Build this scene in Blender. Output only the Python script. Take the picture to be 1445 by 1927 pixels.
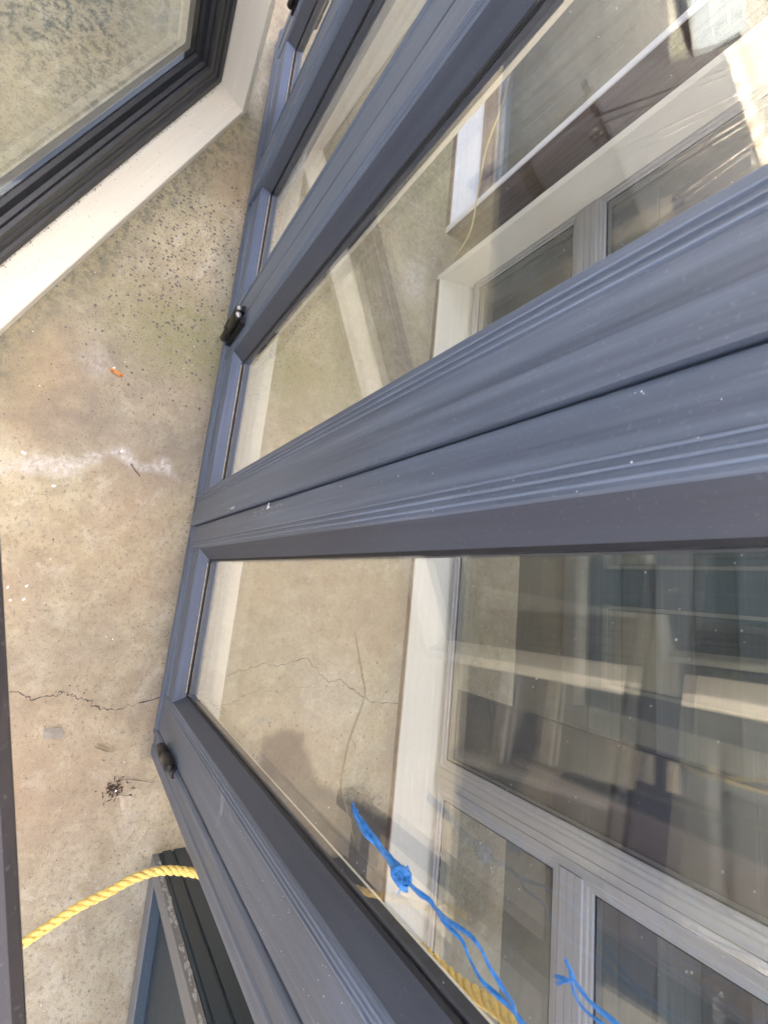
import bpy, math, random
import numpy as np
from mathutils import Vector, Matrix

random.seed(7); RNG = np.random.default_rng(11)
for o in list(bpy.data.objects): bpy.data.objects.remove(o)
SC = bpy.context.scene
COL = SC.collection

# ---------------------------------------------------------------- camera
cam = bpy.data.cameras.new('camera'); cam_o = bpy.data.objects.new('camera', cam); COL.objects.link(cam_o)
right = Vector((-0.10044, 0.82918, 0.54988)); down = Vector((0.97880, 0.18151, -0.09491)); fwd = Vector((-0.17850, 0.52869, -0.82983))
M = Matrix((( right.x, -down.x, -fwd.x, 0), (right.y, -down.y, -fwd.y, 0), (right.z, -down.z, -fwd.z, 1.8), (0, 0, 0, 1)))
cam_o.matrix_world = M
cam.sensor_fit = 'HORIZONTAL'; cam.sensor_width = 36; cam.lens = 870 / 1445 * 36
cam.dof.use_dof = True; cam.dof.focus_distance = 1.15; cam.dof.aperture_fstop = 12
cam.clip_start = 0.02; cam.clip_end = 600
SC.camera = cam_o
SC.render.resolution_x, SC.render.resolution_y = 767, 1024

# ---------------------------------------------------------------- sky and sun (the sun stands behind the tall workshop wall: the doors are in open shade, the yard beyond is in sun)
to_sun = Vector((0.12, 1.0, 0.70)).normalized()
SUN_EL = math.asin(to_sun.z); SUN_AZ = math.atan2(to_sun.x, to_sun.y)
w = bpy.data.worlds.new('World'); SC.world = w; w.use_nodes = True
nt = w.node_tree; bg = nt.nodes['Background']
sky = nt.nodes.new('ShaderNodeTexSky'); sky.sky_type = 'NISHITA'; sky.sun_disc = False
sky.sun_elevation = SUN_EL; sky.sun_rotation = SUN_AZ
sky.dust_density = 10.0; sky.air_density = 0.35; sky.ozone_density = 0.0
nt.links.new(sky.outputs[0], bg.inputs[0]); bg.inputs[1].default_value = 0.15
sun = bpy.data.lights.new('sun', 'SUN'); sun.energy = 1.2; sun.angle = math.radians(1.5); sun.color = (1, 0.93, 0.82)
sun_o = bpy.data.objects.new('sun', sun); COL.objects.link(sun_o)
sun_o.rotation_euler = (-to_sun).to_track_quat('-Z', 'Y').to_euler(); sun_o.location = to_sun * 20
SC.view_settings.view_transform = 'Standard'; SC.view_settings.look = 'None'
SC.view_settings.exposure = 4.3; SC.view_settings.gamma = 1
SC.cycles.transparent_max_bounces = 20; SC.cycles.max_bounces = 6; SC.cycles.diffuse_bounces = 3; SC.cycles.glossy_bounces = 4

# ---------------------------------------------------------------- materials
MATS = {}
def nodes(name):
    m = bpy.data.materials.new(name); m.use_nodes = True
    t = m.node_tree; b = t.nodes['Principled BSDF']; MATS[name] = m
    return m, t, b
def N(t, kind, **kw):
    n = t.nodes.new(kind)
    for k, v in kw.items():
        if k.startswith('i_'): n.inputs[k[2:].replace('_', ' ')].default_value = v
        else: setattr(n, k, v)
    return n
def ramp(t, fac, stops):
    r = t.nodes.new('ShaderNodeValToRGB'); e = r.color_ramp.elements
    while len(e) < len(stops): e.new(0.5)
    for s, (p, c) in zip(e, stops):
        s.position = p; s.color = (*c, 1) if len(c) == 3 else c
    t.links.new(fac, r.inputs[0]); return r.outputs[0]
def mix(t, fac, a, b, mode='MIX'):
    n = t.nodes.new('ShaderNodeMix'); n.data_type = 'RGBA'; n.blend_type = mode
    for s, v in ((0, fac), (6, a), (7, b)):
        if hasattr(v, 'links'): t.links.new(v, n.inputs[s])
        elif s == 0: n.inputs[0].default_value = v
        else: n.inputs[s].default_value = (*v, 1)
    return n.outputs[2]
def noise(t, vec, scale, detail=4, rough=0.55, dist=0.0):
    n = N(t, 'ShaderNodeTexNoise'); n.inputs['Scale'].default_value = scale; n.inputs['Detail'].default_value = detail
    n.inputs['Roughness'].default_value = rough; n.inputs['Distortion'].default_value = dist
    if vec is not None: t.links.new(vec, n.inputs['Vector'])
    return n.outputs['Fac']
def mapping(t, scale=(1, 1, 1), kind='Object'):
    tc = N(t, 'ShaderNodeTexCoord'); mp = N(t, 'ShaderNodeMapping'); mp.inputs['Scale'].default_value = scale
    t.links.new(tc.outputs[kind], mp.inputs['Vector']); return mp.outputs[0]
def bump(t, b, h, strength=0.3, dist=0.002):
    n = N(t, 'ShaderNodeBump'); n.inputs['Strength'].default_value = strength; n.inputs['Distance'].default_value = dist
    t.links.new(h, n.inputs['Height']); t.links.new(n.outputs[0], b.inputs['Normal'])
def math_(t, op, a, b=None, clamp=False):
    n = N(t, 'ShaderNodeMath', operation=op); n.use_clamp = clamp
    for i, v in enumerate((a, b)):
        if v is None: continue
        if hasattr(v, 'links'): t.links.new(v, n.inputs[i])
        else: n.inputs[i].default_value = v
    return n.outputs[0]

def paint(name, base, dark, light, axis='z', rough=0.42, streak=1.0, dust=0.0, dust_col=(0.45, 0.43, 0.4)):
    """brushed paint on timber with the grain running along one axis"""
    m, t, b = nodes(name)
    sc = {'z': (60, 60, 1.6), 'x': (1.6, 60, 60), 'y': (60, 1.6, 60)}[axis]
    g = noise(t, mapping(t, sc), 1.0, 6, 0.62, 0.3)
    blot = noise(t, mapping(t), 5.0, 4, 0.6)
    spk = noise(t, mapping(t), 240.0, 2, 0.5)
    c = ramp(t, g, [(0.25, dark), (0.52, base), (0.8, light)])
    c = mix(t, math_(t, 'MULTIPLY', blot, 0.35 * streak), c, dark)
    if dust:
        s2 = {'z': (260, 260, 5), 'x': (5, 260, 260), 'y': (260, 5, 260)}[axis]
        sc_ = ramp(t, noise(t, mapping(t, s2), 1.0, 3, 0.5), [(0.66, (0, 0, 0)), (0.74, (1, 1, 1))])
        sc_ = math_(t, 'MULTIPLY', sc_, ramp(t, noise(t, mapping(t), 7, 3), [(0.45, (0, 0, 0)), (0.65, (1, 1, 1))]))
        c = mix(t, math_(t, 'MULTIPLY', sc_, min(1, dust * 4)), c, tuple(min(1, v * 1.7) for v in light))
        d = ramp(t, spk, [(0.62, (0, 0, 0)), (0.74, (1, 1, 1))])
        c = mix(t, math_(t, 'MULTIPLY', d, dust), c, dust_col)
    t.links.new(c, b.inputs['Base Color'])
    r = N(t, 'ShaderNodeMapRange'); r.inputs[3].default_value = rough - 0.08; r.inputs[4].default_value = rough + 0.15
    t.links.new(g, r.inputs[0]); t.links.new(r.outputs[0], b.inputs['Roughness'])
    bump(t, b, g, 0.12, 0.001)
    return m
SL, SD, SH = (0.108, 0.129, 0.160), (0.058, 0.070, 0.090), (0.185, 0.214, 0.258)
paint('slate_z', SL, SD, SH, 'z', 0.40, 1.0, 0.10)
paint('slate_worn', tuple(v * 1.5 for v in SL), tuple(v * 1.0 for v in SL), tuple(v * 2.1 for v in SL), 'z', 0.45, 1.0, 0.1)
paint('slate_x', SL, SD, SH, 'x', 0.40, 1.0, 0.10)
paint('slate_bead_z', (0.050, 0.057, 0.073), (0.038, 0.043, 0.056), (0.064, 0.073, 0.092), 'z', 0.42, 0.8, 0.06)  # vertical bead paint darkened to stand for faces turned from the sky
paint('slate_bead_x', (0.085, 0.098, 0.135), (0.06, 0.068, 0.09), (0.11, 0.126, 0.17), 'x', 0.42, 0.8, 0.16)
paint('cream_x', (0.66, 0.60, 0.465), (0.62, 0.56, 0.43), (0.69, 0.63, 0.495), 'x', 0.5, 0.3, 0.25, (0.42, 0.34, 0.25))
paint('cream_z', (0.70, 0.64, 0.505), (0.67, 0.61, 0.475), (0.725, 0.665, 0.53), 'z', 0.5, 0.3, 0.25, (0.42, 0.34, 0.25))
paint('cream_light', (0.80, 0.74, 0.60), (0.78, 0.72, 0.57), (0.82, 0.765, 0.63), 'x', 0.5, 0.2, 0.2, (0.42, 0.34, 0.25))  # cream brightened to make up for light blocked at the sill lining
paint('white_x', (0.80, 0.77, 0.72), (0.70, 0.66, 0.60), (0.84, 0.82, 0.78), 'x', 0.5, 0.4, 0.3, (0.35, 0.28, 0.2))
paint('white_z', (0.78, 0.75, 0.70), (0.66, 0.62, 0.56), (0.82, 0.80, 0.76), 'z', 0.5, 0.4, 0.3, (0.35, 0.28, 0.2))
paint('charcoal_x', (0.013, 0.014, 0.016), (0.008, 0.009, 0.010), (0.021, 0.023, 0.027), 'x', 0.4, 0.6, 0.25, (0.2, 0.19, 0.17))
paint('charcoal_z', (0.013, 0.014, 0.016), (0.008, 0.009, 0.010), (0.021, 0.023, 0.027), 'z', 0.4, 0.6, 0.10, (0.2, 0.19, 0.17))
paint('grey_aluminium_z', (0.33, 0.305, 0.265), (0.30, 0.275, 0.24), (0.36, 0.335, 0.295), 'z', 0.4, 0.3, 0.12, (0.6, 0.58, 0.55))
paint('grey_aluminium_x', (0.35, 0.325, 0.285), (0.31, 0.285, 0.25), (0.38, 0.355, 0.315), 'x', 0.4, 0.3, 0.12, (0.6, 0.58, 0.55))
paint('dull_white_z', (0.34, 0.36, 0.35), (0.31, 0.33, 0.32), (0.37, 0.39, 0.38), 'z', 0.5, 0.3)
paint('dull_white_x', (0.34, 0.36, 0.35), (0.31, 0.33, 0.32), (0.37, 0.39, 0.38), 'x', 0.5, 0.3)
paint('maroon_z', (0.085, 0.035, 0.032), (0.05, 0.022, 0.02), (0.13, 0.06, 0.05), 'z', 0.45, 0.8, 0.15)
paint('maroon_x', (0.085, 0.035, 0.032), (0.05, 0.022, 0.02), (0.13, 0.06, 0.05), 'x', 0.45, 0.8, 0.15)
paint('brown_timber', (0.16, 0.085, 0.055), (0.07, 0.035, 0.025), (0.26, 0.15, 0.10), 'z', 0.65, 1.2, 0.2)
paint('teal_z', (0.018, 0.036, 0.050), (0.010, 0.020, 0.028), (0.035, 0.060, 0.078), 'z', 0.38, 0.8, 0.15, (0.2, 0.22, 0.22))
paint('teal_x', (0.020, 0.038, 0.050), (0.012, 0.024, 0.032), (0.034, 0.058, 0.072), 'x', 0.55, 0.8, 0.3, (0.25, 0.25, 0.24))
paint('weathered_z', (0.10, 0.105, 0.095), (0.07, 0.074, 0.067), (0.135, 0.14, 0.128), 'z', 0.6, 0.8)
paint('weathered_x', (0.10, 0.105, 0.095), (0.07, 0.074, 0.067), (0.135, 0.14, 0.128), 'x', 0.6, 0.8)
paint('weathered_grey', (0.21, 0.205, 0.19), (0.16, 0.155, 0.14), (0.26, 0.25, 0.23), 'z', 0.6, 0.8, 0.2, (0.35, 0.34, 0.3))
paint('weathered_grey_x', (0.21, 0.205, 0.19), (0.16, 0.155, 0.14), (0.26, 0.25, 0.23), 'x', 0.6, 0.8, 0.2, (0.35, 0.34, 0.3))
paint('pink_primer', (0.50, 0.34, 0.29), (0.42, 0.28, 0.23), (0.56, 0.40, 0.35), 'z', 0.7, 0.6, 0.2)
paint('dark_brown', (0.022, 0.016, 0.013), (0.012, 0.009, 0.007), (0.036, 0.026, 0.021), 'x', 0.5, 1.0, 0.1)
paint('pallet_wood', (0.62, 0.54, 0.44), (0.45, 0.36, 0.27), (0.72, 0.66, 0.57), 'x', 0.7, 0.6, 0.1)
paint('bench_wood', (0.13, 0.115, 0.10), (0.08, 0.07, 0.06), (0.19, 0.17, 0.15), 'x', 0.7, 0.8, 0.1)
for nm, k in (('board_a', 0.07), ('board_b', 0.11), ('board_c', 0.16), ('board_d', 0.09)):
    paint(nm, (k, k * 1.02, k * .92), (k * .7, k * .72, k * .66), (k * 1.3, k * 1.33, k * 1.2), 'x', 0.6, 0.8, 0.1)
def plain(name, col, rough=0.5, metal=0.0, var=0.25, scale=40):
    m, t, b = nodes(name)
    n = noise(t, mapping(t), scale, 4)
    c = ramp(t, n, [(0.3, tuple(v * (1 - var) for v in col)), (0.7, tuple(min(1, v * (1 + var)) for v in col))])
    t.links.new(c, b.inputs['Base Color']); b.inputs['Roughness'].default_value = rough; b.inputs['Metallic'].default_value = metal
    bump(t, b, n, 0.1, 0.001)
    return m
plain('shaded_ground', (0.045, 0.044, 0.042), 0.9, 0, 0.4, 90)
plain('navy', (0.022, 0.026, 0.036), 0.5, 0, 0.2, 20)
plain('rubber', (0.012, 0.012, 0.013), 0.6)
plain('spacer', (0.045, 0.045, 0.05), 0.5)
plain('sealant', (0.42, 0.33, 0.22), 0.7, scale=200, var=0.5)
plain('hinge_black', (0.025, 0.022, 0.018), 0.35, 0.4, 0.5, 120)
plain('hinge_steel', (0.42, 0.38, 0.33), 0.3, 0.9, 0.3, 120)
plain('rope_yellow', (0.76, 0.52, 0.13), 0.55, 0, 0.18, 160)
plain('string_yellow', (0.50, 0.38, 0.12), 0.7, 0, 0.2, 100)
plain('twine_blue', (0.02, 0.145, 0.36), 0.35, 0, 0.45, 150)
plain('flake_white', (0.80, 0.77, 0.72), 0.7)
plain('dust', (0.42, 0.41, 0.38), 0.8)
plain('flake_grey', (0.27, 0.225, 0.165), 0.7)
plain('orange_chip', (0.55, 0.22, 0.06), 0.7, 0, 0.4, 200)
plain('twig', (0.26, 0.19, 0.12), 0.8, 0, 0.4, 100)
plain('dead_leaf', (0.12, 0.075, 0.046), 0.8, 0, 0.5, 100)
plain('straw', (0.44, 0.35, 0.23), 0.8)
plain('crack_dark', (0.10, 0.08, 0.06), 0.95, 0, 0.5, 200)
plain('scratch', (0.42, 0.43, 0.47), 0.7)
plain('door_white', (0.45, 0.47, 0.46), 0.45, 0, 0.04)
plain('blue_plastic', (0.06, 0.14, 0.32), 0.4)
plain('red_plastic', (0.35, 0.03, 0.03), 0.5)

def glass(name, tint):
    m = bpy.data.materials.new(name); m.use_nodes = True; MATS[name] = m
    t = m.node_tree; t.nodes.clear()
    out = N(t, 'ShaderNodeOutputMaterial'); tr = N(t, 'ShaderNodeBsdfTransparent'); gl = N(t, 'ShaderNodeBsdfGlossy')
    tr.inputs[0].default_value = (*tint, 1); gl.inputs['Roughness'].default_value = 0.0; gl.inputs[0].default_value = (0.97, 0.99, 0.98, 1)
    fr = N(t, 'ShaderNodeFresnel'); geo = N(t, 'ShaderNodeNewGeometry')
    ior = N(t, 'ShaderNodeMix'); ior.data_type = 'FLOAT'; ior.inputs[2].default_value = 1.52; ior.inputs[3].default_value = 1 / 1.52
    t.links.new(geo.outputs['Backfacing'], ior.inputs[0]); t.links.new(ior.outputs[0], fr.inputs[0])
    # a pane of float glass reflects at both of its surfaces: 2R / (1 + R)
    k = math_(t, 'DIVIDE', math_(t, 'MULTIPLY', fr.outputs[0], 2.0), math_(t, 'ADD', fr.outputs[0], 1.0))
    mx = N(t, 'ShaderNodeMixShader'); t.links.new(k, mx.inputs[0]); t.links.new(tr.outputs[0], mx.inputs[1]); t.links.new(gl.outputs[0], mx.inputs[2])
    t.links.new(mx.outputs[0], out.inputs[0])
glass('pane_glass', (0.95, 0.965, 0.955))

# concrete: stains with shapes of their own and painted shade are stored on the sheet as attributes
def concrete():
    m, t, b = nodes('concrete')
    v = mapping(t)
    def att(n):
        a = N(t, 'ShaderNodeAttribute'); a.attribute_name = n; return a.outputs['Fac']
    big = noise(t, v, 2.3, 5, 0.6, 0.4); mid = noise(t, v, 11, 6, 0.65, 0.2); fine = noise(t, v, 70, 5, 0.7); grit = noise(t, v, 330, 3, 0.6)
    c = ramp(t, mid, [(0.28, (0.35, 0.28, 0.162)), (0.5, (0.485, 0.405, 0.247)), (0.72, (0.565, 0.49, 0.325))])
    c = mix(t, ramp(t, big, [(0.45, (0, 0, 0)), (0.70, (0.75, 0.75, 0.75))]), c, (0.42, 0.30, 0.175))
    c = mix(t, ramp(t, fine, [(0.33, (0.85, 0.85, 0.85)), (0.47, (0, 0, 0))]), c, (0.22, 0.18, 0.135))
    c = mix(t, ramp(t, fine, [(0.60, (0, 0, 0)), (0.75, (0.5, 0.5, 0.5))]), c, (0.56, 0.48, 0.38))
    pore = ramp(t, noise(t, v, 130, 2, 0.5), [(0.655, (0, 0, 0)), (0.70, (1, 1, 1))])
    blot = ramp(t, noise(t, v, 5.5, 8, 0.72, 0.6), [(0.50, (0, 0, 0)), (0.55, (0.38, 0.38, 0.38))])
    c = mix(t, blot, c, (0.36, 0.295, 0.20))
    c = mix(t, ramp(t, noise(t, v, 8.5, 8, 0.75, 0.5), [(0.56, (0, 0, 0)), (0.60, (0.4, 0.4, 0.4))]), c, (0.62, 0.55, 0.40))
    # orange iron tint
    c = mix(t, math_(t, 'MULTIPLY', att('orange'), 0.6), c, (0.46, 0.27, 0.12))
    # grey weathering, plus shade painted along the cream frame's front edge
    gr = math_(t, 'MULTIPLY', att('grey'), ramp(t, mid, [(0.3, (1, 1, 1)), (0.7, (0.45, 0.45, 0.45))]))
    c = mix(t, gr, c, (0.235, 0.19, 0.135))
    # moss film, with painted shade along the cream frame
    ms = math_(t, 'MULTIPLY', att('moss_and_shade'), ramp(t, noise(t, v, 26, 6, 0.7), [(0.33, (0.25, 0.25, 0.25)), (0.6, (1, 1, 1))]))
    c = mix(t, ms, c, (0.27, 0.245, 0.10))
    # black lichen blots, with painted shade along the cream frame
    lc = math_(t, 'MULTIPLY', math_(t, 'MULTIPLY', att('lichen_and_shade'), 1.0), ramp(t, noise(t, v, 30, 9, 0.8), [(0.47, (0, 0, 0)), (0.57, (1, 1, 1))]))
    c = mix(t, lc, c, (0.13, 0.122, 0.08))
    # exposed aggregate: small dark stones
    vo = N(t, 'ShaderNodeTexVoronoi'); vo.inputs['Scale'].default_value = 62; t.links.new(v, vo.inputs['Vector'])
    vo2 = N(t, 'ShaderNodeTexVoronoi'); vo2.inputs['Scale'].default_value = 150; t.links.new(v, vo2.inputs['Vector'])
    sx = N(t, 'ShaderNodeSeparateXYZ'); t.links.new(vo.outputs['Color'], sx.inputs[0])
    sx2 = N(t, 'ShaderNodeSeparateXYZ'); t.links.new(vo2.outputs['Color'], sx2.inputs[0])
    def stones(vor, s, thr, size):
        near = math_(t, 'LESS_THAN', math_(t, 'ADD', vor.outputs['Distance'], math_(t, 'MULTIPLY', fine, 0.25)), size)
        return math_(t, 'MULTIPLY', near, math_(t, 'LESS_THAN', s, thr))
    a_ = att('aggregate')
    st1 = math_(t, 'MULTIPLY', stones(vo, sx.outputs[0], 0.62, 0.42), math_(t, 'GREATER_THAN', math_(t, 'ADD', a_, math_(t, 'MULTIPLY', sx.outputs[1], -0.9)), 0.05))
    st2 = stones(vo2, sx2.outputs[0], math_(t, 'ADD', 0.02, math_(t, 'MULTIPLY', a_, 0.5)), 0.42)
    st = math_(t, 'MAXIMUM', st1, st2)
    stc = ramp(t, sx2.outputs[1], [(0.0, (0.065, 0.062, 0.06)), (0.6, (0.13, 0.115, 0.10)), (1.0, (0.22, 0.17, 0.13))])
    c = mix(t, math_(t, 'MULTIPLY', st, 0.85), c, stc)
    # pale grains
    gp = ramp(t, grit, [(0.68, (0, 0, 0)), (0.76, (1, 1, 1))])
    c = mix(t, math_(t, 'MULTIPLY', gp, 0.45), c, (0.66, 0.61, 0.53))
    gd = ramp(t, grit, [(0.31, (1, 1, 1)), (0.39, (0, 0, 0))])
    c = mix(t, math_(t, 'MULTIPLY', gd, 0.7), c, (0.13, 0.10, 0.08))
    c = mix(t, math_(t, 'MULTIPLY', pore, 0.45), c, (0.15, 0.12, 0.085))
    # lime bloom
    sl = math_(t, 'MULTIPLY', att('salt'), ramp(t, noise(t, v, 55, 6, 0.75), [(0.36, (0, 0, 0)), (0.62, (1, 1, 1))]))
    c = mix(t, math_(t, 'MULTIPLY', sl, 0.75), c, (0.68, 0.62, 0.56))
    # cast shadow painted into the concrete colour
    c = mix(t, math_(t, 'MULTIPLY', att('cast_shadow'), 0.95), c, (0.085, 0.072, 0.055))
    t.links.new(c, b.inputs['Base Color']); b.inputs['Roughness'].default_value = 0.88
    hsum = math_(t, 'ADD', math_(t, 'MULTIPLY', fine, 0.7), math_(t, 'ADD', math_(t, 'MULTIPLY', grit, 0.5), math_(t, 'SUBTRACT', math_(t, 'MULTIPLY', mid, 0.8), math_(t, 'MULTIPLY', pore, 0.5))))
    bump(t, b, hsum, 0.75, 0.008)
concrete()
def gravel():
    m, t, b = nodes('gravel')
    v = mapping(t); vo = N(t, 'ShaderNodeTexVoronoi'); vo.inputs['Scale'].default_value = 38; t.links.new(v, vo.inputs['Vector'])
    sx = N(t, 'ShaderNodeSeparateXYZ'); t.links.new(vo.outputs['Color'], sx.inputs[0])
    c = ramp(t, sx.outputs[0], [(0, (0.12, 0.11, 0.09)), (0.5, (0.30, 0.28, 0.24)), (1, (0.52, 0.49, 0.44))])
    c = mix(t, ramp(t, noise(t, v, 0.9, 5, 0.6), [(0.5, (0, 0, 0)), (0.66, (0.6, 0.6, 0.6))]), c, (0.16, 0.17, 0.06))
    t.links.new(c, b.inputs['Base Color']); b.inputs['Roughness'].default_value = 0.9
    bump(t, b, math_(t, 'SUBTRACT', 1.0, vo.outputs['Distance']), 0.9, 0.02)
gravel()

# ---------------------------------------------------------------- mesh helpers
class MB:
    def __init__(s): s.v = []; s.f = []
    def add(s, vs, fs):
        k = len(s.v); s.v += [tuple(map(float, p)) for p in vs]; s.f += [tuple(i + k for i in f) for f in fs]; return s
    def box(s, x0, x1, y0, y1, z0, z1, c=0.0):
        """box, with its four long-axis edges chamfered by c"""
        if c <= 0:
            return s.add([(x0, y0, z0), (x1, y0, z0), (x1, y1, z0), (x0, y1, z0), (x0, y0, z1), (x1, y0, z1), (x1, y1, z1), (x0, y1, z1)],
                         [(3, 2, 1, 0), (4, 5, 6, 7), (0, 1, 5, 4), (1, 2, 6, 5), (2, 3, 7, 6), (3, 0, 4, 7)])
        d = (x1 - x0, y1 - y0, z1 - z0); a = d.index(max(d))
        lo = (x0, y0, z0); hi = (x1, y1, z1); p, q = [(1, 2), (2, 0), (0, 1)][a]
        oct_ = [(lo[p] + c, lo[q]), (hi[p] - c, lo[q]), (hi[p], lo[q] + c), (hi[p], hi[q] - c), (hi[p] - c, hi[q]), (lo[p] + c, hi[q]), (lo[p], hi[q] - c), (lo[p], lo[q] + c)]
        return s.extrude(oct_, a, lo[a], hi[a])
    def extrude(s, poly, axis, a0, a1):
        """poly is in the cyclic plane after `axis`: axis x -> (y,z), y -> (z,x), z -> (x,y), counter-clockwise"""
        p, q = [(1, 2), (2, 0), (0, 1)][axis]; n = len(poly); vs = []
        for a in (a0, a1):
            for u, v in poly:
                w_ = [0, 0, 0]; w_[axis] = a; w_[p] = u; w_[q] = v; vs.append(w_)
        fs = [tuple(range(n - 1, -1, -1)), tuple(range(n, 2 * n))] + [(i, (i + 1) % n, n + (i + 1) % n, n + i) for i in range(n)]
        return s.add(vs, fs)
    def ring(s, prof):
        """loft rectangles (x0,x1,z0,z1,y), outer to inner seen from the front (-y)"""
        for (a, b) in zip(prof[:-1], prof[1:]):
            A = [(a[0], a[4], a[2]), (a[1], a[4], a[2]), (a[1], a[4], a[3]), (a[0], a[4], a[3])]
            B = [(b[0], b[4], b[2]), (b[1], b[4], b[2]), (b[1], b[4], b[3]), (b[0], b[4], b[3])]
            s.add(A + B, [(i, (i + 1) % 4, 4 + (i + 1) % 4, 4 + i) for i in range(4)])
        return s
    def tube(s, pts, r, n=8, flat=1.0, caps=True, up=(0, 1, 0)):
        pts = [Vector(p) for p in pts]; rr = r if isinstance(r, (list, tuple)) else [r] * len(pts); k = len(s.v); m = len(pts)
        for i, p in enumerate(pts):
            d = (pts[min(i + 1, m - 1)] - pts[max(i - 1, 0)]).normalized()
            a = d.cross(Vector(up)); a = a.normalized() if a.length > 1e-4 else d.orthogonal().normalized(); b = d.cross(a)
            for j in range(n):
                th = 2 * math.pi * j / n
                s.v.append(tuple(p + a * math.cos(th) * rr[i] + b * math.sin(th) * rr[i] * flat))
        for i in range(m - 1):
            for j in range(n):
                s.f.append((k + i * n + j, k + i * n + (j + 1) % n, k + (i + 1) * n + (j + 1) % n, k + (i + 1) * n + j))
        if caps:
            s.f.append(tuple(k + j for j in range(n - 1, -1, -1))); s.f.append(tuple(k + (m - 1) * n + j for j in range(n)))
        return s
    def build(s, name, mat, parent=None, origin=(0, 0, 0), smooth=False):
        me = bpy.data.meshes.new(name)
        me.from_pydata([(x - origin[0], y - origin[1], z - origin[2]) for x, y, z in s.v], [], s.f)
        me.materials.append(MATS[mat]); me.update()
        import bmesh
        bm = bmesh.new(); bm.from_mesh(me); bmesh.ops.recalc_face_normals(bm, faces=bm.faces); bm.to_mesh(me); bm.free()
        if smooth:
            for p in me.polygons: p.use_smooth = True
        o = bpy.data.objects.new(name, me); COL.objects.link(o)
        if parent is not None: o.parent = parent
        else: o.location = origin
        return o
def tag(o, label=None, cat=None, group=None, kind=None):
    if label: o['label'] = label
    if cat: o['category'] = cat
    if group: o['group'] = group
    if kind: o['kind'] = kind
    return o
def empty(name, loc, rot=(0, 0, 0)):
    o = bpy.data.objects.new(name, None); o.empty_display_size = 0.1; COL.objects.link(o); o.location = loc; o.rotation_euler = rot; return o
def spline(P, n=10):
    P = [np.array(p, float) for p in P]; P = [2 * P[0] - P[1]] + P + [2 * P[-1] - P[-2]]; out = []
    for i in range(1, len(P) - 2):
        a, b, c, d = P[i - 1:i + 3]
        for k in range(n):
            u = k / n; out.append(0.5 * (2 * b + (c - a) * u + (2 * a - 5 * b + 4 * c - d) * u * u + (3 * b - a - 3 * c + d) * u ** 3))
    out.append(P[-2]); return out

# ---------------------------------------------------------------- ground
def poly_dist(x, y, pts):
    d = np.full(x.shape, 1e9)
    for (ax, ay), (bx, by) in zip(pts[:-1], pts[1:]):
        dx, dy = bx - ax, by - ay; L = dx * dx + dy * dy
        u = np.clip(((x - ax) * dx + (y - ay) * dy) / L, 0, 1)
        d = np.minimum(d, np.hypot(x - ax - u * dx, y - ay - u * dy))
    return d
def inside(x, y, pts):
    r = np.zeros(x.shape, bool); n = len(pts)
    for i in range(n):
        (ax, ay), (bx, by) = pts[i], pts[(i + 1) % n]
        if ay == by: continue
        c = ((ay > y) != (by > y)) & (x < (bx - ax) * (y - ay) / (by - ay) + ax); r ^= c
    return r
def wobble(x, y, s, amp, seed):
    g = np.random.default_rng(seed); out = np.zeros(x.shape)
    for o in range(4):
        for _ in range(4):
            a = g.uniform(0, 2 * math.pi); ph = g.uniform(0, 2 * math.pi); k = s * 2 ** o * g.uniform(0.7, 1.3)
            out += np.sin((x * math.cos(a) + y * math.sin(a)) * k + ph) * amp / 2 ** o / 2
    return out
def blob(x, y, cx, cy, rx, ry, seed, ang=0.0):
    ca, sa = math.cos(ang), math.sin(ang); dx, dy = x - cx, y - cy
    d = np.hypot((dx * ca + dy * sa) / rx, (-dx * sa + dy * ca) / ry) + wobble(x, y, 9, 0.16, seed)
    return np.clip(1.35 - d, 0, 1)
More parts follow.
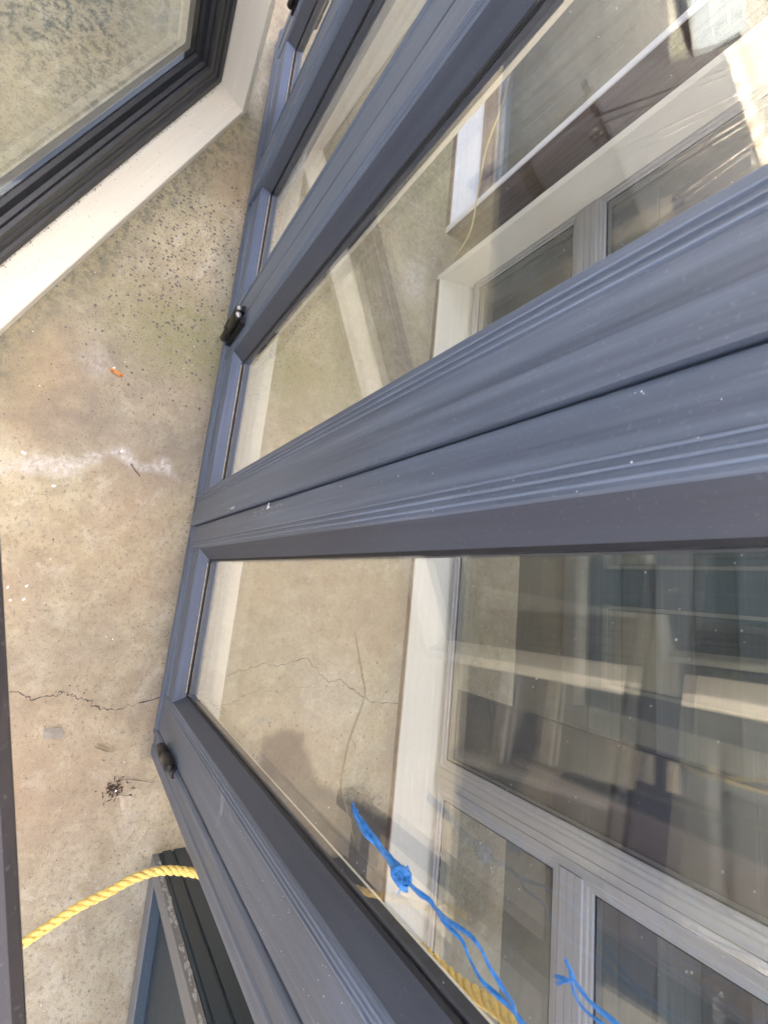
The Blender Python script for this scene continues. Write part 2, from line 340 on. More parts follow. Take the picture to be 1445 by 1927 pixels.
def ground():
    xs = np.concatenate([[-7.5, -6, -5, -4.2, -3.6], np.arange(-3.2, 2.4, 0.016), [2.5, 3, 4, 5.5]])
    ys = np.concatenate([np.arange(-1.0, 2.0, 0.016), [2.2, 3, 5]])
    X, Y = np.meshgrid(xs, ys, indexing='ij'); nx, ny = X.shape
    vz = np.zeros(X.shape)
    co = np.stack([X, Y, vz], -1).reshape(-1, 3)
    I = np.arange(nx * ny).reshape(nx, ny)
    q = np.stack([I[:-1, :-1], I[1:, :-1], I[1:, 1:], I[:-1, 1:]], -1).reshape(-1, 4)
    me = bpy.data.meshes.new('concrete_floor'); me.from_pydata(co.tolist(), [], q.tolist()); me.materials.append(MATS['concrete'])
    A = {}
    A['aggregate'] = np.clip(blob(X, Y, -1.27, 0.16, 0.36, 0.26, 1, 0.2) + 0.45 * blob(X, Y, -0.95, 0.05, 0.35, 0.3, 2) + 0.3 * blob(X, Y, 1.0, 1.0, 0.6, 0.5, 3), 0, 1)
    A['moss_and_shade'] = np.clip(0.8 * blob(X, Y, -0.90, 0.20, 0.20, 0.26, 4) + 0.9 * blob(X, Y, -2.3, 1.18, 0.5, 0.32, 5) + 0.4 * blob(X, Y, -1.5, -0.52, 0.5, 0.3, 6, 0.4)
                        + 0.45 * blob(X, Y, -2.3, -0.3, 0.6, 0.45, 7) + 0.55 * blob(X, Y, -1.25, 0.75, 0.6, 0.3, 8) + 0.5 * blob(X, Y, -1.0, 0.45, .3, .15, 14), 0, 1)
    A['lichen_and_shade'] = np.clip(1.0 * blob(X, Y, -1.85, -0.42, 0.42, 0.28, 9, 0.5) + 0.8 * blob(X, Y, -2.4, -0.5, 0.5, 0.5, 10) + 0.55 * blob(X, Y, -1.25, -0.62, 0.3, 0.25, 11)
                          + 0.4 * blob(X, Y, -2.3, 1.2, 0.3, 0.2, 12) + 0.45 * blob(X, Y, 1.1, 1.1, 0.4, 0.4, 13), 0, 1)
    A['orange'] = np.clip(0.9 * blob(X, Y, -1.68, 0.24, 0.22, 0.16, 20) + 0.8 * blob(X, Y, -0.60, -0.22, 0.22, 0.16, 21) + 0.45 * blob(X, Y, 0.55, 0.05, 0.5, 0.35, 22)
                          + 0.4 * blob(X, Y, -0.1, 0.15, 0.3, 0.2, 23) + 0.5 * blob(X, Y, 0.05, 1.15, 0.3, 0.3, 24), 0, 1)
    A['grey'] = np.clip(0.85 * blob(X, Y, -0.72, -0.10, 0.34, 0.34, 30) + 0.7 * blob(X, Y, -0.46, 0.20, 0.16, 0.14, 31) + 0.5 * blob(X, Y, -0.42, -0.1, 0.15, 0.2, 32)
                        + 0.45 * blob(X, Y, 0.25, 0.0, 0.25, 0.3, 33) + 0.35 * blob(X, Y, 0.0, 0.85, 0.9, 0.5, 34) + 0.6 * blob(X, Y, -1.6, 1.25, 0.8, 0.2, 35)
                        + 0.35 * blob(X, Y, 0.75, 0.15, 0.2, 0.25, 36) + 0.7 * np.clip(1 - np.abs(Y - 1.34) / 0.10, 0, 1) + 0.8 * np.clip(1 - np.abs(Y - 0.325) / (0.035 + wobble(X, Y, 12, 0.012, 37)), 0, 1) * (X < 0.62), 0, 1)
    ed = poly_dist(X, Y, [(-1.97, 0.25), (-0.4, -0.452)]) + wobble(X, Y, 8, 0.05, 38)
    A['grey'] = np.clip(A['grey'] + 0.75 * np.clip(1 - ed / 0.16, 0, 1), 0, 1); A['lichen_and_shade'] = np.clip(A['lichen_and_shade'] + 0.8 * np.clip(1 - ed / 0.11, 0, 1), 0, 1); A['moss_and_shade'] = np.clip(A['moss_and_shade'] + 0.4 * np.clip(1 - ed / 0.25, 0, 1), 0, 1)  # dirt and contact shade painted on the floor along the cream frame
    sl = poly_dist(X, Y, [(-0.239, -0.295), (-0.258, -0.248), (-0.301, -0.178), (-0.307, -0.08), (-0.389, 0.01), (-0.388, 0.058), (-0.354, 0.114), (-0.374, 0.197), (-0.336, 0.248)]) + wobble(X, Y, 30, 0.012, 40)
    A['salt'] = np.clip(1.2 - sl / 0.022, 0, 1) + 0.8 * np.clip(blob(X, Y, -1.6, 1.19, 0.12, 0.08, 41), 0, 1) + 0.4 * blob(X, Y, -0.68, -0.07, 0.06, 0.05, 42)
    A['salt'] = np.clip(A['salt'] + 0.35 * blob(X, Y, 0.45, 0.95, 0.2, 0.15, 43), 0, 1)
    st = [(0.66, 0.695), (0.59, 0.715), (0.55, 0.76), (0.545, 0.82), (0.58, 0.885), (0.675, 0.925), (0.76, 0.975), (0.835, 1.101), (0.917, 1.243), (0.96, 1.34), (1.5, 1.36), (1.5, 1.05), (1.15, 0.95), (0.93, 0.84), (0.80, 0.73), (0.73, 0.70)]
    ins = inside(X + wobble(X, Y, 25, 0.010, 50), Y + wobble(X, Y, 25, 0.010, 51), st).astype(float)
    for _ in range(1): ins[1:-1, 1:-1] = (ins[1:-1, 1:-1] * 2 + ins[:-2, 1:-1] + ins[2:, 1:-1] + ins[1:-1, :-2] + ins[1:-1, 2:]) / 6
    A['cast_shadow'] = ins  # shape of the painted floor shadow
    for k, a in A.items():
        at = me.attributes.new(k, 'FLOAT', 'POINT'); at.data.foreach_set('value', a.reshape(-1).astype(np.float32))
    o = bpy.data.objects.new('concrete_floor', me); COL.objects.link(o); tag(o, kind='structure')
    e = MB(); e.box(-7.5, 5.5, -1.0, 5.0, -0.08, -0.004); tag(e.build('slab_edge', 'concrete', o))
    g = MB(); g.add([(-150, -150, -0.06), (150, -150, -0.06), (150, 150, -0.06), (-150, 150, -0.06)], [(0, 1, 2, 3)])
    tag(g.build('gravel_ground', 'gravel'), kind='structure')
    a_ = MB(); a_.box(-14, 9, -3.2, -1.004, -0.08, -0.012); tag(a_.build('shade_strip', 'shaded_ground'), kind='structure')  # dark strip standing in for shaded concrete between slab and gravel
    return o
FLOOR = ground()
def crack(pts, w0, seed):
    g = np.random.default_rng(seed); P = spline([(x, y, 0) for x, y in pts], 6); L = []; R = []
    for i, p in enumerate(P):
        d = P[min(i + 1, len(P) - 1)] - P[max(i - 1, 0)]; d /= np.linalg.norm(d); n = np.array([-d[1], d[0], 0])
        c = p + n * g.normal(0, 0.0035); wl = w0 * g.uniform(0.2, 1.2)
        L.append(c + n * wl); R.append(c - n * wl * g.uniform(0.3, 1))
    m = MB(); k = len(P); m.add([(q[0], q[1], 0.0012) for q in L + R], [(i, i + 1, k + i + 1, k + i) for i in range(k - 1)])
    return m.build('crack', 'crack_dark', FLOOR)
crack([(0.394, -0.30), (0.394, -0.096), (0.407, -0.042), (0.401, 0.01), (0.392, 0.036), (0.409, 0.067), (0.423, 0.106), (0.452, 0.155), (0.444, 0.223), (0.416, 0.315)], 0.0028, 3)
crack([(0.353, 0.505), (0.33, 0.591), (0.303, 0.674), (0.314, 0.723), (0.287, 0.84), (0.337, 0.912), (0.371, 0.951), (0.372, 1.014), (0.41, 1.084), (0.442, 1.142), (0.469, 1.212), (0.472, 1.33)], 0.0026, 4)
crack([(-2.6, 0.55), (-2.2, 0.72), (-1.9, 0.7), (-1.7, 0.9)], 0.003, 6)

# ---------------------------------------------------------------- the folding door unit
YF, YG, YB = 0.318, 0.355, 0.379           # leaf face, outer glass face, inner glass face
TOP = 2.10
ORG = (-0.89, 0.40, 0.0)
unit = empty('folding_door_unit', ORG)
tag(unit, 'long slate grey four leaf folding door unit standing upright across the concrete', 'door')
def grooves(x0, x1, marks, y, depth=-0.0016, w_=0.0022, c=0.0025, yb=YB, step=None):
    """front outline of a stile from x0 to x1 with V grooves, a step and eased corners, closed along yb; counter-clockwise in (x,y)"""
    pts = [(x0, y + c), (x0 + c, y)]
    ev = [(g, 'g') for g in marks] + ([(step[0], 's')] if step else [])
    yy = y
    for g, k in sorted(ev):
        if k == 'g': pts += [(g - w_, yy), (g, yy + depth), (g + w_, yy)]
        else: pts += [(g - 0.003, yy), (g + 0.003, yy + step[1])]; yy += step[1]
    pts += [(x1 - c, yy), (x1, yy + c), (x1, yb), (x0, yb)]
    return pts
def leaf(name_label, xa, xb, sa, sb, ga, gb, mk_a, mk_b, step_a=None, step_b=None, zb=0.082, zt=2.07, proud_a=0.0, proud_b=0.0):
    """leaf from xa to xb; stile faces end at sa / sb, glass is free from ga to gb"""
    za, zg, ztg = 0.205, 0.226, 1.97
    m = MB()
    m.extrude(grooves(xa, sa, mk_a, YF - proud_a, step=step_a), 2, zb, zt)
    m.extrude(grooves(sb, xb, mk_b, YF - proud_b, step=step_b), 2, zb, zt)
    L = m.build('door_leaf', 'slate_z', unit, ORG)
    if name_label: L['label'] = name_label
    for g, pr_ in [(g, proud_a) for g in mk_a] + [(g, proud_b) for g in mk_b]:
        m = MB(); m.box(g - 0.0011, g + 0.0011, YF - pr_ - 0.0022, YF - pr_ - 0.0010, zb + .01, zt - .01); m.build('worn_ridge', 'slate_worn', L, ORG)
    r = MB(); r.extrude([(YF + 0.001, zb), (YB, zb), (YB, za), (YF + 0.0035, za), (YF + 0.001, za - 0.0025), (YF + 0.001, 0.175), (YF + 0.0035, 0.1725), (YF + 0.001, 0.170),
                         (YF + 0.001, 0.125), (YF - 0.004, 0.119), (YF - 0.006, 0.111), (YF - 0.004, 0.104), (YF + 0.001, 0.100)], 0, sa, sb)
    r.build('bottom_rail', 'slate_x', L, ORG)
    r = MB(); r.box(sa, sb, YF + 0.001, YB, ztg + 0.02, zt, 0.002); r.build('top_rail', 'slate_x', L, ORG)
    # glazing beads, mitred
    F = [(sa, YF + 0.003, za), (sb, YF + 0.003, za), (sb, YF + 0.003, ztg + 0.02), (sa, YF + 0.003, ztg + 0.02)]
    G = [(ga, YG - 0.004, zg), (gb, YG - 0.004, zg), (gb, YG - 0.004, ztg), (ga, YG - 0.004, ztg)]
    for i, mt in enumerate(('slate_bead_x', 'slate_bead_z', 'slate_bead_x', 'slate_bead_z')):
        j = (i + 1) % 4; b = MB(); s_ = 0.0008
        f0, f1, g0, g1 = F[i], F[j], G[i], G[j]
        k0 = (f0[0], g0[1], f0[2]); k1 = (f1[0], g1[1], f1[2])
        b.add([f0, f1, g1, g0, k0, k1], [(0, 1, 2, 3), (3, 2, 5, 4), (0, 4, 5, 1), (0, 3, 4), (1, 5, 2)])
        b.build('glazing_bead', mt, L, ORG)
    e = 0.005
    b = MB(); b.ring([(ga - .002, gb + .002, zg - .002, ztg + .002, YG - 0.0045), (ga + e, gb - e, zg + e, ztg - e, YG - 0.0025), (ga + e, gb - e, zg + e, ztg - e, YG - 0.0005)])
    b.build('gasket', 'rubber', L, ORG)
    b = MB(); b.box(ga + 0.012, gb - 0.012, YG - 0.0065, YG - 0.004, zg - 0.0022, zg + 0.0012); b.build('sealant_line', 'sealant', L, ORG)
    b = MB(); o_ = 0.006; b.ring([(ga, gb, zg, ztg, YG + 0.004), (ga + o_, gb - o_, zg + o_, ztg - o_, YG + 0.004), (ga + o_, gb - o_, zg + o_, ztg - o_, YB - 0.004), (ga, gb, zg, ztg, YB - 0.004)])
    b.build('spacer_bar', 'spacer', L, ORG)
    b = MB(); b.box(ga - .008, gb + .008, YG, YB, zg - .008, ztg + .008); P = b.build('glass_pane', 'pane_glass', L, ORG)
    b = MB(); b.ring([(ga - .022, gb + .022, zg - .03, ztg + .03, YB + .001), (ga - 0.002, gb + 0.002, zg - 0.004, ztg + 0.004, YB + 0.001), (ga - .006, gb + .006, zg - .008, ztg + .008, YB + 0.012), (ga - .022, gb + .022, zg - .03, ztg + .03, YB + .012), (ga - .022, gb + .022, zg - .03, ztg + .03, YB + .001)])
    b.build('inner_bead', 'cream_z', L, ORG)
    return L, P
# meeting stile of the second leaf overlaps the first, that of the third overlaps the fourth
leaf1, pane1 = leaf('leaf nearest the blue twine, with scratches and a dusty pane', -0.1735, 0.504, -0.093, 0.386, -0.060, 0.366, [-0.119, -0.110, -0.101], [0.395, 0.403, 0.411])
leaf2, pane2 = leaf(None, -0.893, -0.1755, -0.796, -0.289, -0.757, -0.320, [-0.806, -0.814, -0.822], [-0.275, -0.266, -0.257], proud_b=0.009, step_b=None)
leaf3, pane3 = leaf(None, -1.592, -0.896, -1.478, -1.002, -1.452, -1.035, [-1.488, -1.497], [-0.985, -0.977], proud_a=0.016)
leaf4, pane4 = leaf(None, -2.290, -1.596, -2.175, -1.70, -2.135, -1.73, [-2.19, -2.2], [-1.69, -1.68])
m = MB(); m.extrude([(-0.214, YF - 0.008), (-0.212, YF - 0.0125), (-0.1775, YF - 0.0125), (-0.1745, YF - 0.009), (-0.1745, YF - 0.004), (-0.214, YF - 0.004)], 2, 0.084, 2.068)
m.build('cover_strip', 'slate_z', leaf2, ORG)

# frame round the leaves
def framepart(name, mat, build): m = MB(); build(m); return m.build(name, mat, unit, ORG)
XL, XR = -2.405, 0.612
j = framepart('jamb', 'slate_z', lambda m: m.extrude([(0.507, YF + 0.012), (0.511, YF + 0.002), (0.517, YF - 0.003), (0.525, YF - 0.004), (0.532, YF - 0.001), (0.538, YF + 0.004), (0.565, YF + 0.004), (0.569, YF + 0.001),
              (0.596, YF + 0.001), (0.604, YF + 0.004), (XR, YF + 0.013), (XR, 0.392), (0.507, 0.392)], 2, 0.0, TOP))
j2 = framepart('jamb', 'slate_z', lambda m: m.extrude([(XL, YF + 0.013), (XL + .008, YF + .003), (-2.33, YF + 0.003), (-2.325, YF - .002), (-2.298, YF - .002), (-2.293, YF + .004), (-2.293, 0.392), (XL, 0.392)], 2, 0.0, TOP))
for jj, x0, x1 in ((j, 0.512, 0.615), (j2, XL - .003, -2.298)):
    m = MB(); m.box(x0, x1, 0.394, 0.503, 0.0, TOP, 0.003); m.build('jamb_lining', 'cream_z', jj, ORG)
sl = framepart('sill', 'slate_x', lambda m: m.extrude([(0.3165, 0.0), (0.392, 0.0), (0.392, 0.078), (0.334, 0.0785), (0.326, 0.0765), (0.320, 0.073), (0.3185, 0.066), (0.3145, 0.060), (0.3115, 0.052), (0.3115, 0.042), (0.3145, 0.034), (0.3165, 0.030)], 0, XL, 0.5065))
m = MB(); m.extrude([(0.394, 0.004), (0.503, 0.004), (0.503, 0.088), (0.500, 0.092), (0.394, 0.0955)], 0, XL + 0.11, 0.511); m.build('sill_lining', 'cream_light', sl, ORG)
hd = framepart('head', 'slate_x', lambda m: m.box(-2.292, 0.5065, YF + 0.002, 0.392, 2.074, TOP, 0.002))
m = MB(); m.box(XL + 0.108, 0.511, 0.394, 0.503, 2.06, TOP - 0.001, 0.003); m.build('head_lining', 'cream_x', hd, ORG)
def hinge(x, z0, z1, y=0.301, r=0.0105, plate=0.03, steel=False, side=1):
    h = MB(); n = 14
    h.tube([(x, y, z0), (x, y, z0 + .004), (x, y, (z0 + z1) / 2 - .001), (x, y, (z0 + z1) / 2), (x, y, (z0 + z1) / 2 + .001), (x, y, z1 - .004), (x, y, z1)],
           [r * .8, r, r, r * .9, r, r, r * .8], n)
    H = h.build('hinge', 'hinge_black', unit, ORG, True)
    p = MB(); p.box(x - 0.003 if side > 0 else x - plate, x + plate if side > 0 else x + 0.003, y + r * 0.7, YF + 0.0005, z0, z1 - .004); p.build('hinge_plate', 'hinge_black', H, ORG)
    c = MB(); c.tube([(x, y, z1 + .0003), (x, y, z1 + .004), (x, y, z1 + .007), (x, y, z1 + .0085)], [r * .75, r * .75, r * .55, r * .3], n); c.build('hinge_pin_cap', 'hinge_steel' if steel else 'hinge_black', H, ORG, True)
for z in (0.235, 1.80):
    hinge(0.503, z, z + 0.17, 0.301, 0.0135)
    hinge(-0.862, z - 0.10, z + 0.095, 0.291, 0.0135, 0.02, True); hinge(-0.906, z - 0.10, z + 0.06, 0.297, 0.0125, 0.02, True, -1)
    hinge(-2.292, z, z + 0.12, 0.300, 0.013)

# marks on the first leaf: scratches, droppings, dust on the pane
def flakes(spec, name, mat, parent, origin, kind='stuff', y=None):
    m = MB()
    for (x, yy, z, s, ax) in spec:
        n = random.choice((4, 5, 6)); ph = random.uniform(0, 6.28); el = random.uniform(0.5, 1.0); an = random.uniform(0, 3.14); pts = []
        for k in range(n):
            th = ph + 2 * math.pi * k / n; q = s * random.uniform(0.6, 1.1); a, b = q * math.cos(th), q * el * math.sin(th)
            pts.append((a * math.cos(an) - b * math.sin(an), a * math.sin(an) + b * math.cos(an)))
        h = s * 0.35
        if ax == 'y': lo = [(x + a, yy, z + b) for a, b in pts]; tp = (x, yy - h, z)
        else: lo = [(x + a, yy + b, z) for a, b in pts]; tp = (x + random.uniform(-.2, .2) * s, yy, z + h)
        m.add(lo + [tp], [(k, (k + 1) % n, n) for k in range(n)] + [tuple(range(n - 1, -1, -1))])
    o = m.build(name, mat, parent, origin); o['kind'] = kind; return o
spec = []
for k in range(560):
    z = 0.26 + 1.6 * random.random() ** 0.7; spec.append((random.uniform(-0.05, 0.355), YG - 0.0004, z, random.choice((.0004, .0005, .0006, .0007, .001)), 'y'))
flakes(spec, 'dust_specks', 'dust', leaf1, ORG)
spec = [(random.uniform(-0.74, -0.33), YG - 0.0004, 0.26 + 1.6 * random.random() ** .6, random.choice((.0006, .0008, .0009, .0012)), 'y') for _ in range(170)]
flakes(spec, 'dust_specks', 'dust', leaf2, ORG)
spec = []
for _ in range(120): spec.append((random.uniform(0.41, 0.50), YF - 0.0002, random.uniform(0.9, 1.6), random.choice((.0005, .0007, .001)), 'y'))
for _ in range(60): spec.append((random.uniform(-0.17, -0.095), YF - 0.0002, random.uniform(0.15, 1.75), random.choice((.0006, .0008, .0012)), 'y'))
for _ in range(40): spec.append((random.gauss(-0.160, 0.008), YF - 0.0002, random.gauss(0.82, 0.07), random.choice((.0007, .001, .0015)), 'y'))
flakes(spec, 'paint_dust', 'flake_white', leaf1, ORG)
m = MB()
def scratch(p0, p1, w_, n=5, j_=0.002):
    P = [np.array(p0) + (np.array(p1) - np.array(p0)) * k / n + np.array([random.gauss(0, j_), 0, random.gauss(0, j_)]) for k in range(n + 1)]
    d = np.array([p1[0] - p0[0], 0, p1[2] - p0[2]], float); d /= np.linalg.norm(d); nn = np.array([-d[2], 0, d[0]])
    vs = [p + nn * w_ * random.uniform(.2, 1) for p in P] + [p - nn * w_ * random.uniform(.2, 1) for p in P]; k = n + 1
    m.add(vs, [(i, i + 1, k + i + 1, k + i) for i in range(n)])
ys_ = YF - 0.0004
for dx, dz in ((0, 0), (.004, .01), (.008, -.006), (-.003, .02), (.012, .015)):
    scratch((0.397 + dx, ys_, 0.812 + dz), (0.440 + dx, ys_, 0.826 + dz * .5), 0.0014)
scratch((0.405, ys_, 0.82), (0.477, ys_, 0.812), 0.0010, 8); scratch((0.43, ys_, 0.83), (0.468, ys_, 0.82), 0.0008, 6)
scratch((0.41, ys_, 0.80), (0.425, ys_, 0.90), 0.0008, 6)
for a in range(6): scratch((0.398 + random.uniform(-.003, .012), ys_ , 0.735 + a * .008), (0.405 + random.uniform(-.003, .01), ys_, 0.745 + a * .008), 0.0016, 3)
m.build('scratch_marks', 'scratch', leaf1, ORG)['kind'] = 'stuff'
spec = [(-0.166 + random.gauss(0, .004), YF - 0.0003, 0.843 + random.gauss(0, .006), random.uniform(.002, .006), 'y') for _ in range(12)]
flakes(spec, 'bird_dropping', 'flake_white', leaf1, ORG)
spec = [(-0.183 + random.gauss(0, .003), YF - 0.0127, 0.585 + random.gauss(0, .02), random.uniform(.001, .004), 'y') for _ in range(14)]
spec += [(-0.20 + random.gauss(0, .012), YF - 0.0095, 0.10 + random.gauss(0, .015), random.uniform(.0006, .002), 'y') for _ in range(30)]
flakes(spec, 'paint_dust', 'flake_white', leaf2, ORG)

# ---------------------------------------------------------------- framed windows standing about
def window_unit(name, label, cat, loc, yaw, lean, W, Hh, depth, th, sill, fm, sm, lights, group=None, sash_y=None, sash_prof=None, bars=(), barmat='grey_aluminium', sill_z=(0.03, 0.07), sill_front=0.0, back=None):
    """box frame W x Hh; lights: (x0,x1,z0,z1) openings; bars: ('v'|'h', x0,x1,z0,z1)"""
    u = empty(name, loc, (-math.radians(lean), 0, math.radians(yaw))); tag(u, label, cat, group)
    for x0, x1 in ((0, th), (W - th, W)):
        m = MB(); m.box(x0, x1, 0.0, depth, 0.0, Hh, 0.002); jb = m.build('jamb', fm + '_z', u)
        if back:
            xo = -0.003 if x0 == 0 else W + 0.001
            m = MB(); m.box(xo, xo + 0.002, 0.004, depth, 0.0, Hh); m.build('bare_side', back, jb)
    m = MB(); m.extrude([(-sill_front, 0.0), (depth, 0.0), (depth, sill_z[1]), (0.003 - sill_front, sill_z[0]), (-sill_front, sill_z[0] - 0.003)], 0, th + .0003, W - th - .0003); so = m.build('sill', fm + '_x', u)
    if back:
        m = MB(); m.box(th, W - th, -0.006, -0.0006, 0.0, sill_z[0] * 0.72); m.build('bare_edge', back, so)
    m = MB(); m.box(th + .0003, W - th - .0003, 0.001, depth, Hh - th, Hh, 0.002); m.build('head', fm + '_x', u)
    for k, x0, x1, z0, z1 in bars:
        m = MB(); y0 = sash_y - 0.004
        if k == 'v':
            w_ = x1 - x0; m.extrude([(x0, y0 + .004), (x0 + .006, y0), (x0 + w_ * .34, y0), (x0 + w_ * .36, y0 + .003), (x0 + w_ * .38, y0), (x0 + w_ * .64, y0), (x0 + w_ * .66, y0 + .003), (x0 + w_ * .68, y0), (x1 - .006, y0), (x1, y0 + .004), (x1, y0 + .07), (x0, y0 + .07)], 2, z0, z1)
        else:
            w_ = z1 - z0; m.extrude([(y0 + .071, z0), (y0 + .071, z1), (y0 + .004, z1), (y0, z1 - .006), (y0, z0 + w_ * .68), (y0 + .003, z0 + w_ * .66), (y0, z0 + w_ * .64), (y0, z0 + w_ * .38), (y0 + .003, z0 + w_ * .36), (y0, z0 + w_ * .34), (y0, z0 + .006), (y0 + .004, z0)], 0, x0, x1)
        m.build('mullion' if k == 'v' else 'transom', barmat + ('_z' if k == 'v' else '_x'), u)
    for (x0, x1, z0, z1) in lights:
        prof = sash_prof or [(0, 0), (.004, 0), (.020, 0), (.022, .004), (.040, .004), (.046, .014)]
        R = [(x0 + i, x1 - i, z0 + i, z1 - i, sash_y + d) for i, d in prof]
        m = MB(); m.ring(R); i, d = prof[-1]
        m.ring([(x0, x1, z0, z1, sash_y + d + .04), (x0 + i, x1 - i, z0 + i, z1 - i, sash_y + d + .04)])
        sa = m.build('sash', sm + '_x', u)
        g = i - .004; yy = sash_y + d + .003
        m = MB(); m.box(x0 + g, x1 - g, yy, yy + 0.02, z0 + g, z1 - g); m.build('glass_pane', 'pane_glass', sa)
        m = MB(); e = .006; m.ring([(x0 + i - .001, x1 - i + .001, z0 + i - .001, z1 - i + .001, yy - .001), (x0 + i + e, x1 - i - e, z0 + i + e, z1 - i - e, yy - .0006)]); m.build('gasket', 'rubber', sa)
    return u
# the cream box frame with the near-black sash, leaning back a little at an angle to the doors
yaw = math.degrees(math.atan2(0.408, -0.913))
PA = (-1.970 + 0.913 * 2.45, 0.249 - 0.408 * 2.45, 0.0)
pr = [(0, 0), (.026, 0), (.030, .010), (.034, .010), (.036, .006), (.058, .006), (.060, .010), (.063, .006), (.066, .010), (.069, .006), (.094, .006), (.098, .016), (.108, .018), (.112, .030), (.134, .036), (.140, .046)]
UA = window_unit('framed_window', 'cream box frame window with near-black sash, standing at an angle over mossy concrete', 'window', PA, yaw, 4.8, 2.45, 2.10, 0.20, 0.045, 0.1, 'cream', 'charcoal',
            [(0.05, 2.395, 0.068, 2.05)], sash_y=0.104, sash_prof=pr, sill_z=(0.030, 0.070))
spec = []
for _ in range(330):
    v = random.random() ** 1.6 * 0.098; spec.append((random.uniform(0.06, 2.38), 0.098 - v, 0.030 + (0.098 - v) * 0.2 + 0.0004, random.choice((.0006, .0009, .0012, .002)), 'z'))
flakes(spec, 'dirt_specks', 'dead_leaf', UA, (0, 0, 0))
spec = [(random.uniform(0.06, 2.38), random.gauss(0.1, .003), 0.0705, random.choice((.002, .003, .004)), 'z') for _ in range(260)]
flakes(spec, 'dirt_line', 'flake_grey', UA, (0, 0, 0))
# the cream window with grey bars, standing behind the doors
zb = 0.115
Bx = -1.735
def b(x): return x - Bx
lights = [(b(-1.70), b(-0.72), zb, 0.735), (b(-1.70), b(-0.72), 0.825, 1.90), (b(-0.66), b(0.715), zb, 1.90), (b(0.815), b(1.78), zb, 0.735), (b(0.815), b(1.78), 0.825, 1.90)]
bars = [('v', b(-0.72), b(-0.66), zb, 1.90), ('v', b(0.715), b(0.815), zb, 1.90), ('h', b(-1.70), b(-0.7205), 0.735, 0.825), ('h', b(0.8155), b(1.78), 0.735, 0.825)]
thinp = [(0, 0), (.012, 0), (.016, .006), (.026, .006), (.030, .014)]
window_unit('framed_window', 'wide cream window with grey mullions and transoms, behind the folding doors', 'window', (Bx, 1.335, 0), 0, 0.6, 3.55, 1.94, 0.24, 0.035, 0.1, 'cream', 'grey_aluminium',
            lights, sash_y=0.165, sash_prof=thinp, bars=bars, sill_z=(0.030, 0.105), back='brown_timber')
# white framed maroon window further along
window_unit('framed_window', 'white framed window with maroon sash and dark pane, end on to the cream window behind', 'window', (-3.72, 1.365, 0), 0, 0.4, 1.70, 1.9, 0.24, 0.036, 0.1, 'white', 'maroon',
            [(0.036, 1.664, 0.075, 1.86)], sash_y=0.15, sash_prof=[(0, 0), (.02, 0), (.022, .006), (.05, .006), (.055, .014), (.06, .03)], sill_z=(0.04, 0.075), back='brown_timber')

# dark doors stacked behind those
def panel_door(name, label, loc, yaw, lean, W, Hh, mat, group, panels):
    u = empty(name, loc, (-math.radians(lean), 0, math.radians(yaw))); tag(u, label, 'door', group)
    s_ = 0.11; m = MB(); m.box(0, s_, 0, .044, 0, Hh, .002); m.build('stile', mat + '_z', u); m = MB(); m.box(W - s_, W, 0, .044, 0, Hh, .002); m.build('stile', mat + '_z', u)
    zs = [0.0] + [Hh * p for p in panels] + [Hh]
    for i, z in enumerate(zs):
        h = 0.2 if i == 0 else 0.1; z0 = 0 if i == 0 else (Hh - h if i == len(zs) - 1 else z - h / 2)
        m = MB(); m.box(s_, W - s_, .0015, .0425, z0, z0 + h, .002); m.build('rail', mat + '_x', u)
    for a, c in zip(zs[:-1], zs[1:]):
        m = MB(); x0, x1, z0, z1 = s_ - .004, W - s_ + .004, a + .03, c - .03
        m.ring([(x0, x1, z0, z1, .016), (x0 + .05, x1 - .05, z0 + .1, z1 - .07, .016), (x0 + .07, x1 - .07, z0 + .12, z1 - .09, .008), (x1 - .071, x1 - .07, z0 + .12, z1 - .09, .008)])
        m.box(x0, x1, .017, .03, z0, z1); m.build('panel', mat + '_x', u)
    return u
for k, (x, y, wd, mt, lab) in enumerate([(-3.9, 1.66, 0.95, 'charcoal', 'charcoal panelled door behind the far end of the maroon window'), (-2.92, 1.67, 0.95, 'charcoal', 'charcoal panelled door behind the near end of the maroon window'),
                                         (-1.93, 1.66, 0.92, 'charcoal', 'charcoal panelled door stored behind the left transom light'), 
                                         
                                         ]):
    panel_door('panelled_door', lab, (x, y, 0), 0, 5, wd, 2.0, mt, 'dark doors stored in the back row', (0.45,))
m = MB(); m.box(0.40, 0.735, 1.60, 1.625, 0, 1.9, .002); tag(m.build('navy_board', 'navy', None, (0.57, 1.60, 0)), 'dark navy board standing behind the wide clear pane, against the grey mullion', 'board')
wl = empty('workshop_wall', (-1.5, 2.12, 0)); tag(wl, 'tall grey weatherboard workshop wall behind the stored doors and windows', 'wall')
for k in range(27):
    z = k * 0.15; m = MB(); y0 = 2.12 + random.uniform(-.003, .003)
    m.extrude([(y0 - 0.020, z), (y0 + 0.03, z), (y0 + 0.03, z + .149), (y0 - 0.004, z + .149), (y0 - 0.020, z + .006)], 0, -9.5, 6.5); m.build('weatherboard', random.choice(('board_a', 'board_b', 'board_c', 'board_d')), wl, (-1.5, 2.12, 0))

